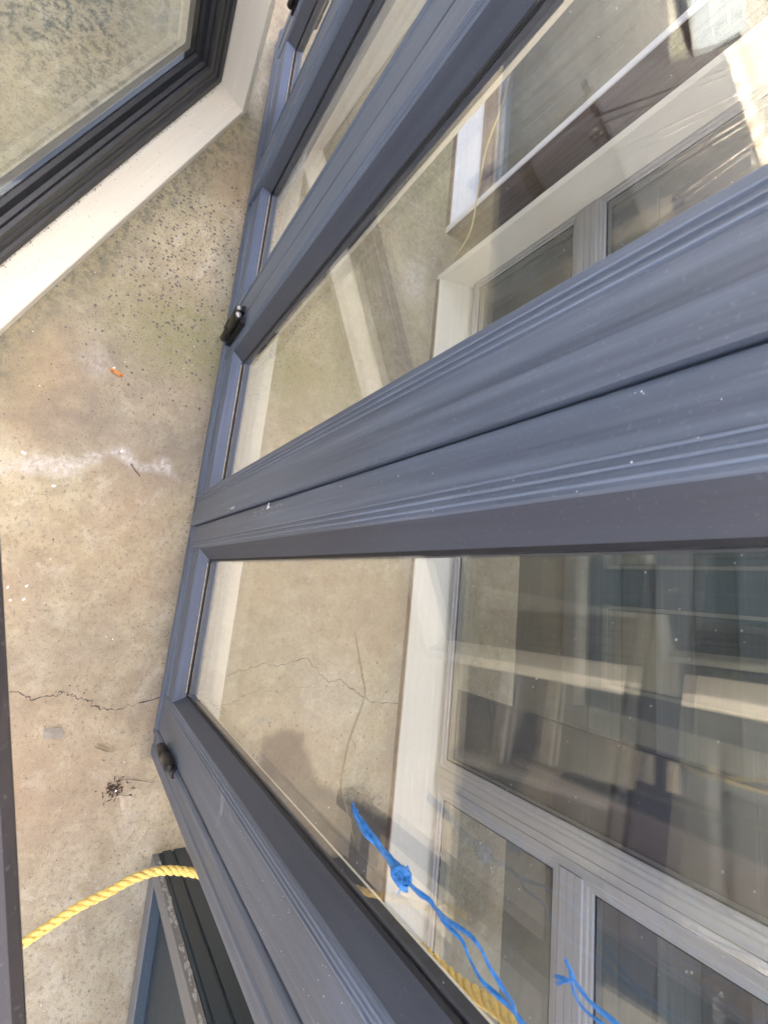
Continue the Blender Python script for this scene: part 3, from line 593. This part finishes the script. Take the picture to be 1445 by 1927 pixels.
# ---------------------------------------------------------------- teal sash beside the end of the doors, and the pink board
D0 = (0.915, 0.379, 0.0)
dd = empty('old_sash', D0, (math.radians(2.0), math.radians(-5.0), 0)); tag(dd, 'old dark teal sash with grey face and peeling edge, under the yellow rope', 'window')
m = MB(); m.extrude([(0, 0.001), (0.044, 0.0), (0.048, 0.003), (0.048, 0.02), (0.003, 0.02), (0, 0.018)], 2, 0, 1.15); st = m.build('stile', 'weathered_grey', dd)
m = MB(); m.box(0.0005, 0.046, 0.0205, 0.105, 0, 1.15); st2 = m.build('stile_edge', 'teal_z', st)
m = MB(); m.box(-0.004, 0.0003, 0.030, 0.058, 0, 1.15, .001); m.build('edge_strip', 'teal_z', st)
m = MB(); m.box(-0.0045, 0.0002, 0.066, 0.103, 0, 1.15, .001); m.build('edge_strip', 'teal_z', st)
m = MB(); m.box(0.049, 0.95, 0.001, 0.06, 0, 0.085, .002); m.build('bottom_rail', 'weathered_grey_x', dd)
m = MB(); m.extrude([(0.006, 0.0852), (0.05, 0.0852), (0.05, 0.100), (0.03, 0.100)], 0, 0.050, 0.95); m.build('glazing_bead', 'teal_x', dd)
m = MB(); m.box(0.0485, 0.070, 0.012, 0.05, 0.076, 1.149); m.build('glazing_bead', 'teal_z', dd)
m = MB(); m.box(0.05, 0.95, 0.034, 0.042, 0.06, 1.149); m.build('panel', 'teal_x', dd)
spec = []
for _ in range(150): spec.append((-0.0006, 0.0, 0.0, 0, 'x'))
m = MB()
for _ in range(130):
    z = random.uniform(0.02, 1.1); s_ = random.choice((.003, .004, .006, .011)); y = random.gauss(0.010, .004); n = 6; ph = random.uniform(0, 6)
    lo = [(-0.0008, y + s_ * .5 * math.cos(ph + k) * random.uniform(.5, 1), z + s_ * 1.6 * math.sin(ph + k) * random.uniform(.5, 1)) for k in range(n)]
    m.add(lo + [(-0.0015, y, z)], [(k, (k + 1) % n, n) for k in range(n)])
m.build('peeling_paint', 'dust', st)['kind'] = 'stuff'
m = MB(); m.box(0.93, 1.5, 0.497, 0.585, 0, 1.1, .003)
tag(m.build('primed_board', 'pink_primer', None, (0.93, 0.497, 0)), 'pink primed board standing on end beside the old teal sash', 'board')

# ---------------------------------------------------------------- rope, twine, string
def rope(name, path, R, pitch, mat):
    P = spline(path, 14); m = MB(); L = 0; prev = None; fr = []
    for i, p in enumerate(P):
        if i: L += np.linalg.norm(P[i] - P[i - 1])
        d = P[min(i + 1, len(P) - 1)] - P[max(i - 1, 0)]; d /= np.linalg.norm(d)
        if prev is None: a = np.cross(d, [0, 0, 1.0]); a /= np.linalg.norm(a)
        else: a = prev - d * (prev @ d); a /= np.linalg.norm(a)
        prev = a; fr.append((p, a, np.cross(d, a), L))
    # resample densely along the length so the lay is smooth
    Ls = np.array([f[3] for f in fr]); n = int(L / (pitch / 12)); t = np.linspace(0, L, n)
    PP = np.stack([np.interp(t, Ls, [f[0][k] for f in fr]) for k in range(3)], 1)
    AA = np.stack([np.interp(t, Ls, [f[1][k] for f in fr]) for k in range(3)], 1); BB = np.stack([np.interp(t, Ls, [f[2][k] for f in fr]) for k in range(3)], 1)
    for s in range(3):
        th = t / pitch * 2 * math.pi + s * 2 * math.pi / 3
        C = PP + (AA * np.cos(th)[:, None] + BB * np.sin(th)[:, None]) * R * 0.47
        m.tube([tuple(c) for c in C], R * 0.54, 8)
    return m.build(name, mat, None, path[0], True)
o = rope('yellow_rope', [(0.48, 0.545, 1.62), (0.515, 0.565, 1.34), (0.536, 0.565, 1.24), (0.553, 0.565, 1.12), (0.60, 0.56, 0.95), (0.655, 0.51, 0.78), (0.668, 0.42, 0.66), (0.662, 0.337, 0.60), (0.647, 0.274, 0.60), (0.652, 0.222, 0.60),
                        (0.669, 0.175, 0.60), (0.682, 0.13, 0.60), (0.702, 0.089, 0.60), (0.724, 0.047, 0.60), (0.75, 0.0, 0.60), (0.80, -0.10, 0.61), (0.84, -0.25, 0.66), (0.85, -0.318, 0.75)], 0.0100, 0.050, 'rope_yellow')
tag(o, 'thick yellow twisted rope looped round the end of the folding doors', 'rope')
# blue twine hanging in front of the first leaf
tw = empty('blue_twine', (0.252, 0.302, 1.424)); tag(tw, 'knotted blue baling twine with a loose tail hanging before the dusty pane', 'twine'); TO = (0.252, 0.302, 1.424)
def ribbon(name, pts, wd, fl, parent, org, strands=3, spread=0.6):
    P = spline(pts, 6); m = MB(); k = len(P)
    for s in range(strands):
        off = (s - (strands - 1) / 2) * wd * spread; Q = []
        for i, p in enumerate(P):
            d = P[min(i + 1, k - 1)] - P[max(i - 1, 0)]; d /= np.linalg.norm(d); n = np.cross(d, [0, 1, 0]); n /= np.linalg.norm(n)
            ph = i * 0.35 + s * 2.1
            Q.append(tuple(p + n * off * (0.8 + 0.3 * math.sin(ph)) + np.array([0, 1, 0]) * wd * 0.15 * math.cos(ph)))
        m.tube(Q, [wd * (0.5 + 0.08 * math.sin(i * 0.9 + s)) for i in range(k)], 7, fl)
    return m.build(name, 'twine_blue', parent, org, True)
ribbon('tail', [(0.2345, 0.302, 1.3255), (0.24, 0.300, 1.349), (0.245, 0.302, 1.369), (0.2485, 0.303, 1.391), (0.2502, 0.302, 1.408), (0.252, 0.302, 1.424)], 0.0056, 0.25, tw, TO)
ribbon('strand', [(0.252, 0.302, 1.424), (0.253, 0.302, 1.444), (0.2515, 0.302, 1.459), (0.2532, 0.302, 1.470)], 0.0034, 0.5, tw, TO, 2)
ribbon('strand', [(0.2532, 0.302, 1.470), (0.258, 0.304, 1.478), (0.259, 0.304, 1.499), (0.265, 0.304, 1.508), (0.271, 0.304, 1.522), (0.271, 0.304, 1.54), (0.271, 0.304, 1.557), (0.273, 0.303, 1.60), (0.27, 0.303, 1.75), (0.265, 0.304, 2.05), (0.262, 0.309, 2.112), (0.262, 0.36, 2.112)], 0.0026, 0.40, tw, TO, 2)
ribbon('strand', [(0.2528, 0.302, 1.470), (0.249, 0.298, 1.491), (0.246, 0.298, 1.512), (0.248, 0.298, 1.526), (0.253, 0.298, 1.535), (0.258, 0.298, 1.547), (0.262, 0.298, 1.557), (0.267, 0.298, 1.564), (0.272, 0.299, 1.60), (0.262, 0.30, 1.75), (0.258, 0.301, 2.05), (0.255, 0.309, 2.114), (0.255, 0.36, 2.114)], 0.0026, 0.40, tw, TO, 2)
m = MB()
for k in range(5):
    c = np.array(TO) + np.array([random.uniform(-.003, .003), random.uniform(-.003, .002), random.uniform(-.005, .005)]); a0 = random.uniform(0, 3); tl = random.uniform(-.8, .8); Q = []
    for i in range(15):
        th = a0 + i / 14 * 5.4; v = np.array([math.cos(th) * .0065, math.sin(th) * .0065 * math.cos(tl), math.sin(th) * .0065 * math.sin(tl) + math.cos(th * 2) * .003]); Q.append(tuple(c + v))
    m.tube(Q, 0.0030, 7, 0.5)
m.build('knot', 'twine_blue', tw, TO, True)
m = MB()
for k in range(14):
    a = random.uniform(-1, 1); x0, z0 = 0.2345 + a * .004, 1.3265 + abs(a) * .002; m.tube([(x0 + .001, .302, z0 + .008), (x0, .3015, z0), (x0 - .001 + .003 * a, .301, z0 - random.uniform(.002, .006))], [.0006, .0005, .0002], 5)
for k in range(8):
    a = random.uniform(-1, 1); m.tube([(0.252 + .004 * a, .297, 1.43), (0.2535 + .010 * a, .295, 1.424 + .006 * random.uniform(-1, 1)), (0.254 + .013 * a, .295, 1.421 + .01 * random.uniform(-1, 1))], [.0006, .0004, .0002], 5)
m.build('frayed_fibres', 'twine_blue', tw, TO)['kind'] = 'stuff'
t2 = empty('blue_twine', (0.222, 0.30, 1.60)); tag(t2, 'short frayed end of blue twine hanging at the lower right of the dusty pane', 'twine'); T2 = (0.222, 0.30, 1.60)
ribbon('strand', [(0.2125, 0.3, 1.594), (0.216, 0.3, 1.598), (0.221, 0.3, 1.602), (0.224, 0.3, 1.611), (0.224, 0.3, 1.621), (0.224, 0.3, 1.632), (0.226, .302, 1.75), (0.23, .304, 2.05), (.232, .309, 2.113), (.232, .36, 2.113)], 0.0021, 0.5, t2, T2, 2)
ribbon('strand', [(0.2165, 0.303, 1.595), (0.224, 0.303, 1.597), (0.231, 0.303, 1.601), (0.233, 0.303, 1.608), (0.231, 0.303, 1.623), (0.226, .303, 1.65)], 0.0015, 0.5, t2, T2, 2)
m = MB()
for k in range(9):
    a = random.uniform(-1, 1); m.tube([(0.222, 0.3, 1.598), (0.2235 + .002 * a, .2995, 1.5945), (0.227 + .004 * a, .299 + .001 * a, 1.590 - .003 * random.random())], [.0006, .0005, .0003], 5)
m.build('frayed_fibres', 'twine_blue', t2, T2)['kind'] = 'stuff'
m = MB(); m.tube([tuple(p) for p in spline([(-2.79, 1.33, 0.60), (-2.709, 1.33, 0.487), (-2.466, 1.335, 0.412), (-2.264, 1.33, 0.32), (-2.014, 1.33, 0.279), (-1.85, 1.325, 0.26), (-1.80, 1.335, 0.20), (-1.79, 1.36, 0.10)], 8)], 0.0035, 7)
tag(m.build('yellow_string', 'string_yellow', None, (-2.79, 1.33, 0.6), True), 'thin yellow string drooping across the white sill of the maroon window', 'string')

# ---------------------------------------------------------------- things lying on the concrete
m = MB(); m.tube([(-0.672, -0.028, 0.006), (-0.668, -0.014, 0.009), (-0.662, 0.0, 0.008), (-0.664, 0.010, 0.005)], [0.006, 0.011, 0.010, 0.006], 8, 0.7)
tag(m.build('wood_chip', 'orange_chip', None, (-0.664, -0.01, 0)), 'small orange chip of wood lying on the grey stained concrete', 'wood chip')
P = spline([(0.165, 1.055, .006), (0.179, 1.06, .008), (0.346, 1.117, .007), (0.435, 1.139, .010), (0.585, 1.094, .008), (0.668, 1.079, .006), (0.791, 1.07, .007), (0.877, 1.107, .006), (1.006, 1.162, .006)], 8)
m = MB(); m.tube([tuple(p) for p in P], [0.0022 + 0.002 * math.sin(math.pi * min(1, i / len(P) * 1.1)) for i in range(len(P))], 6)
m.tube([(0.74, 1.072, .007), (0.742, 1.045, .009), (0.725, 1.03, .008)], [.0018, .0014, .0008], 5); m.tube([(0.60, 1.09, .008), (0.63, 1.115, .012), (0.655, 1.12, .01)], [.002, .0035, .001], 5)
tag(m.build('twig', 'twig', None, (0.58, 1.1, 0)), 'long dry twig on the floor between the glass doors and the cream window', 'twig')
def litter(name, label, cx, cy, n, spread, mat):
    m = MB()
    for _ in range(n):
        x, y = cx + random.gauss(0, spread), cy + random.gauss(0, spread * 1.3); a = random.uniform(0, 6.28); L = random.uniform(.003, .012); wv = L * random.uniform(.1, .35); z = random.uniform(.001, .006)
        c, s_ = math.cos(a), math.sin(a); m.add([(x - c * L, y - s_ * L, .001), (x - s_ * wv, y + c * wv, z), (x + c * L, y + s_ * L, .002), (x + s_ * wv, y - c * wv, z * .6), (x, y, z + .004)], [(0, 1, 4), (1, 2, 4), (2, 3, 4), (3, 0, 4)])
    o = m.build(name, mat, None, (cx, cy, 0)); tag(o, label, 'leaf litter'); return o
litter('leaf_litter', 'dark clump of dead leaves on the concrete by the lower door hinge', 0.695, 0.225, 60, 0.014, 'dead_leaf')
m = MB(); m.tube([(0.665, 0.235, .008), (0.672, 0.29, .014), (0.690, 0.345, .006)], [.002, .0018, .001], 6); tag(m.build('stalk', 'twig', None, (0.672, 0.29, 0)), 'thin dry stalk beside the clump of dead leaves', 'stalk')
m = MB(); m.add([(0.715, 0.245, .002), (0.725, 0.285, .003), (0.755, 0.29, .002), (0.765, 0.262, .003), (0.738, 0.258, .005)], [(0, 1, 4), (1, 2, 4), (2, 3, 4), (3, 0, 4)]); tag(m.build('plaster_flake', 'straw', None, (0.74, 0.27, 0)), 'flat cream flake of plaster below the dead leaves', 'flake')
m = MB(); m.tube([tuple(p) for p in spline([(0.565, 0.15, .004), (0.575, 0.175, .006), (0.585, 0.205, .004)], 5)], .004, 6, .5); m.tube([tuple(p) for p in spline([(0.558, 0.16, .004), (0.57, 0.19, .006), (0.578, 0.22, .004)], 5)], .0025, 6, .5); tag(m.build('dry_straw', 'straw', None, (0.57, .18, 0)), 'pale bits of dry straw above the clump of dead leaves', 'straw')
m = MB(); m.add([(0.50, 0.005, .002), (0.497, 0.05, .004), (0.512, 0.062, .002), (0.53, 0.055, .003), (0.528, 0.01, .002), (0.515, 0.035, .009)], [(0, 1, 5), (1, 2, 5), (2, 3, 5), (3, 4, 5), (4, 0, 5)]); tag(m.build('mortar_chip', 'flake_grey', None, (0.51, .03, 0)), 'flat grey chip of mortar near the left edge of the concrete', 'mortar chip')
m = MB(); m.tube([tuple(p) for p in spline([(0.02, -0.15, .003), (0.005, -0.125, .006), (-0.005, -0.10, .006), (0.01, -.085, .004), (.02, -.075, .003)], 5)], [.0025] * 21, 5, .6); m.tube([(-.03, -.098, .004), (0.0, -.10, .006), (.018, -.08, .004)], .002, 5); tag(m.build('dry_straw', 'straw', None, (0.0, -.1, 0)), 'forked wisp of dry straw near the left edge, above the crack', 'straw')
m = MB(); m.tube([tuple(p) for p in spline([(-.362, .09, .003), (-.34, .108, .005), (-.325, .125, .003)], 5)], .003, 6, .6); tag(m.build('stalk', 'dead_leaf', None, (-.34, .11, 0)), 'short dark stalk under the white lime streak', 'stalk')
spec = [(-0.682, -0.020, .001, .010, 'z'), (-0.326, -0.204, .001, .010, 'z'), (-0.399, 0.056, .001, .008, 'z'), (-0.24, -0.108, .001, .009, 'z'), (.087, -.162, .001, .007, 'z'), (.079, -.118, .001, .006, 'z'), (.125, -.148, .001, .006, 'z'), (.12, -.117, .001, .005, 'z'), (.70, .235, .008, .007, 'z')]
for _ in range(260): spec.append((random.uniform(-2.2, 1.4), random.uniform(-.4, 1.3), .0006, random.choice((.0012, .0016, .002, .003)), 'z'))
tag(flakes(spec, 'white_grit', 'flake_white', None, (0, 0, 0)), 'flecks of white grit and paint scattered on the concrete', 'grit')
spec = [(random.uniform(-2.2, 1.4), random.uniform(-.4, 1.3), .0006, random.choice((.0012, .002, .003, .004)), 'z') for _ in range(220)]
spec += [(random.uniform(-2.3, 0.6), 0.311 - abs(random.gauss(0, .008)), .0006, random.choice((.001, .0015, .002, .003)), 'z') for _ in range(420)]
tag(flakes(spec, 'dark_grit', 'dead_leaf', None, (0, 0, 0)), 'dark crumbs of grit and leaf scattered on the concrete', 'grit')

# ---------------------------------------------------------------- camera side: rack, trestles, pallets, door; seen mostly as reflections
rk = empty('timber_rack', (0.5, -0.40, 0)); tag(rk, 'dark brown timber rack with its top board at the left edge of the picture', 'rack'); RO = (0.5, -0.40, 0)
m = MB(); a = np.array([-0.35, -0.1285]); c_ = np.array([1.10, 0.2195]); nrm = np.array([-0.2334, 0.9724]); wv = 0.16
q = [a, c_, c_ - nrm * wv, a - nrm * wv]; n = 4
m.add([(x, y, 1.388) for x, y in q] + [(x, y, 1.396) for x, y in q] + [(x, y, 1.4) for x, y in [a - nrm * .006, c_ - nrm * .006, c_ - nrm * (wv - .006), a - nrm * (wv - .006)]],
      [(3, 2, 1, 0), (0, 1, 5, 4), (1, 2, 6, 5), (2, 3, 7, 6), (3, 0, 4, 7), (4, 5, 9, 8), (5, 6, 10, 9), (6, 7, 11, 10), (7, 4, 8, 11), (8, 9, 10, 11)])
m.build('top_board', 'dark_brown', rk, RO)
for x in (0.80, 1.06):
    m = MB(); m.box(x, x + .06, -0.42, -0.35, 0, 1.32, .003); m.build('post', 'dark_brown', rk, RO)
    m = MB(); m.box(x + .003, x + .057, -0.52, -0.03, 1.321, 1.387); m.build('bracket', 'dark_brown', rk, RO)
m = MB(); m.box(0.78, 1.14, -0.41, -0.36, 0.12, 0.18); m.build('cross_rail', 'dark_brown', rk, RO)

def trestle(label, loc, yaw, L, W, Hh, mat, group):
    u = empty('trestle_table', loc, (0, 0, math.radians(yaw))); tag(u, label, 'table', group)
    nb = 5
    for k in range(nb):
        y0 = k * W / nb; m = MB(); m.box(0, L, y0 + .004, y0 + W / nb - .008, Hh - .03, Hh, .002); m.build('top_board', mat, u)
    for x in (.12, L - .2):
        for y, s_ in ((.05, -1), (W - .05, 1)):
            m = MB(); m.tube([(x, y + s_ * .10, 0), (x, y, Hh - .032)], .036, 4, 0.7); m.build('leg', mat, u)
        m = MB(); m.box(x - .02, x + .02, -.02, W + .02, .30, .38); m.build('brace', mat, u)
    m = MB(); m.box(.1, L - .1, W / 2 - .02, W / 2 + .02, .385, .46); m.build('stretcher', mat, u)
    return u
trestle('weathered grey timber trestle table reflected in the glass of the second leaf', (-3.13, -2.66, 0), 44, 2.0, 0.80, 0.82, 'bench_wood', None)
def pallet(label, loc, yaw, tilt):
    u = empty('timber_pallet', loc, (math.radians(tilt), 0, math.radians(yaw))); tag(u, label, 'pallet', 'pale pallets in the yard')
    for k in range(6):
        m = MB(); m.box(0, 1.2, k * .18, k * .18 + .10, .10, .122, .002); m.build('slat', 'pallet_wood', u)
    for x in (0, .55, 1.1):
        m = MB(); m.box(x, x + .1, 0, 1.0, .02, .0995, .002); m.build('bearer', 'pallet_wood', u)
    for y in (0, .45, .9):
        m = MB(); m.box(0, 1.2, y, y + .1, 0, .0195); m.build('slat', 'pallet_wood', u)
for k, lab in enumerate(('lowest pale pallet of the stack reflected in the yard', 'second pale pallet from the ground in the reflected stack', 'third pale pallet from the ground in the reflected stack', 'topmost pale pallet of the stack reflected in the yard')):
    pallet(lab, (-4.75 + 0.03 * k, -4.35 - 0.02 * k, -.058 + 0.1225 * k), 33 + 2 * k, 0)
pallet('pale pallet propped on edge beyond the trestle table, reflected in the glass', (-3.75, -4.3, -.058), 40, 66)
# white door lying at a slant in the yard
e1 = Vector((-0.763, -0.646, 0)); wdz = panel_door('panelled_door', 'white panelled door lying in the gravel yard, reflected at the upper right', (0, 0, 0), 0, 0, 0.9, 2.2, 'dull_white', None, (0.33, 0.66))
ex = Vector((-0.646, 0.763, 0)) * math.cos(math.radians(12)) + Vector((0, 0, 1)) * math.sin(math.radians(12)); ez = e1; ey = ez.cross(ex)
Mx = Matrix(((ex.x, ey.x, ez.x, -5.96), (ex.y, ey.y, ez.y, -3.75), (ex.z, ey.z, ez.z, 0.02), (0, 0, 0, 1)))
wdz.matrix_world = Mx
# opaque doors added on the camera's side to block sunlit gravel in the reflections
for x, wd, mt, lab in ((-0.62, 0.9, 'charcoal', 'charcoal panelled door at the left end of the blocking row added behind the camera side rack'), (0.32, 0.9, 'teal', 'dark teal panelled door second from the left in the blocking row added behind the rack'),
                      (1.28, 0.92, 'weathered', 'grey weathered panelled door in the middle of the blocking row added behind the rack'), (2.22, 0.9, 'charcoal', 'charcoal panelled door beside the weathered one in the blocking row added behind the rack'), (3.2, 0.95, 'teal', 'dark teal panelled door at the right end of the blocking row added behind the rack')):
    panel_door('panelled_door', lab, (x, -1.72, 0), 180, 5, wd, 1.98, mt, 'doors added behind the rack to block the reflected yard', (0.45,))
m = MB()
tr2 = empty('folding_trestle', (0.35, -1.25, 0), (0, 0, math.radians(8))); tag(tr2, 'grey folding trestle with splayed legs, reflected in the dusty pane', 'trestle')
for y, s_ in ((-0.03, -1), (0.03, 1)):
    for x in (-0.35, 0.35):
        m = MB(); m.tube([(x * 1.15, y + s_ * .20, 0), (x, y, 0.80)], .026, 4, 0.6); m.build('leg', 'weathered_grey', tr2)
    m = MB(); m.box(-.36, .36, y + s_ * .145 - .012, y + s_ * .145 + .012, .20, .26); m.build('stretcher', 'weathered_grey', tr2)
m = MB(); m.box(-.45, .45, -.035, .035, .801, .85, .003); m.build('top_bar', 'weathered_grey', tr2)
print('built', len(bpy.data.objects))
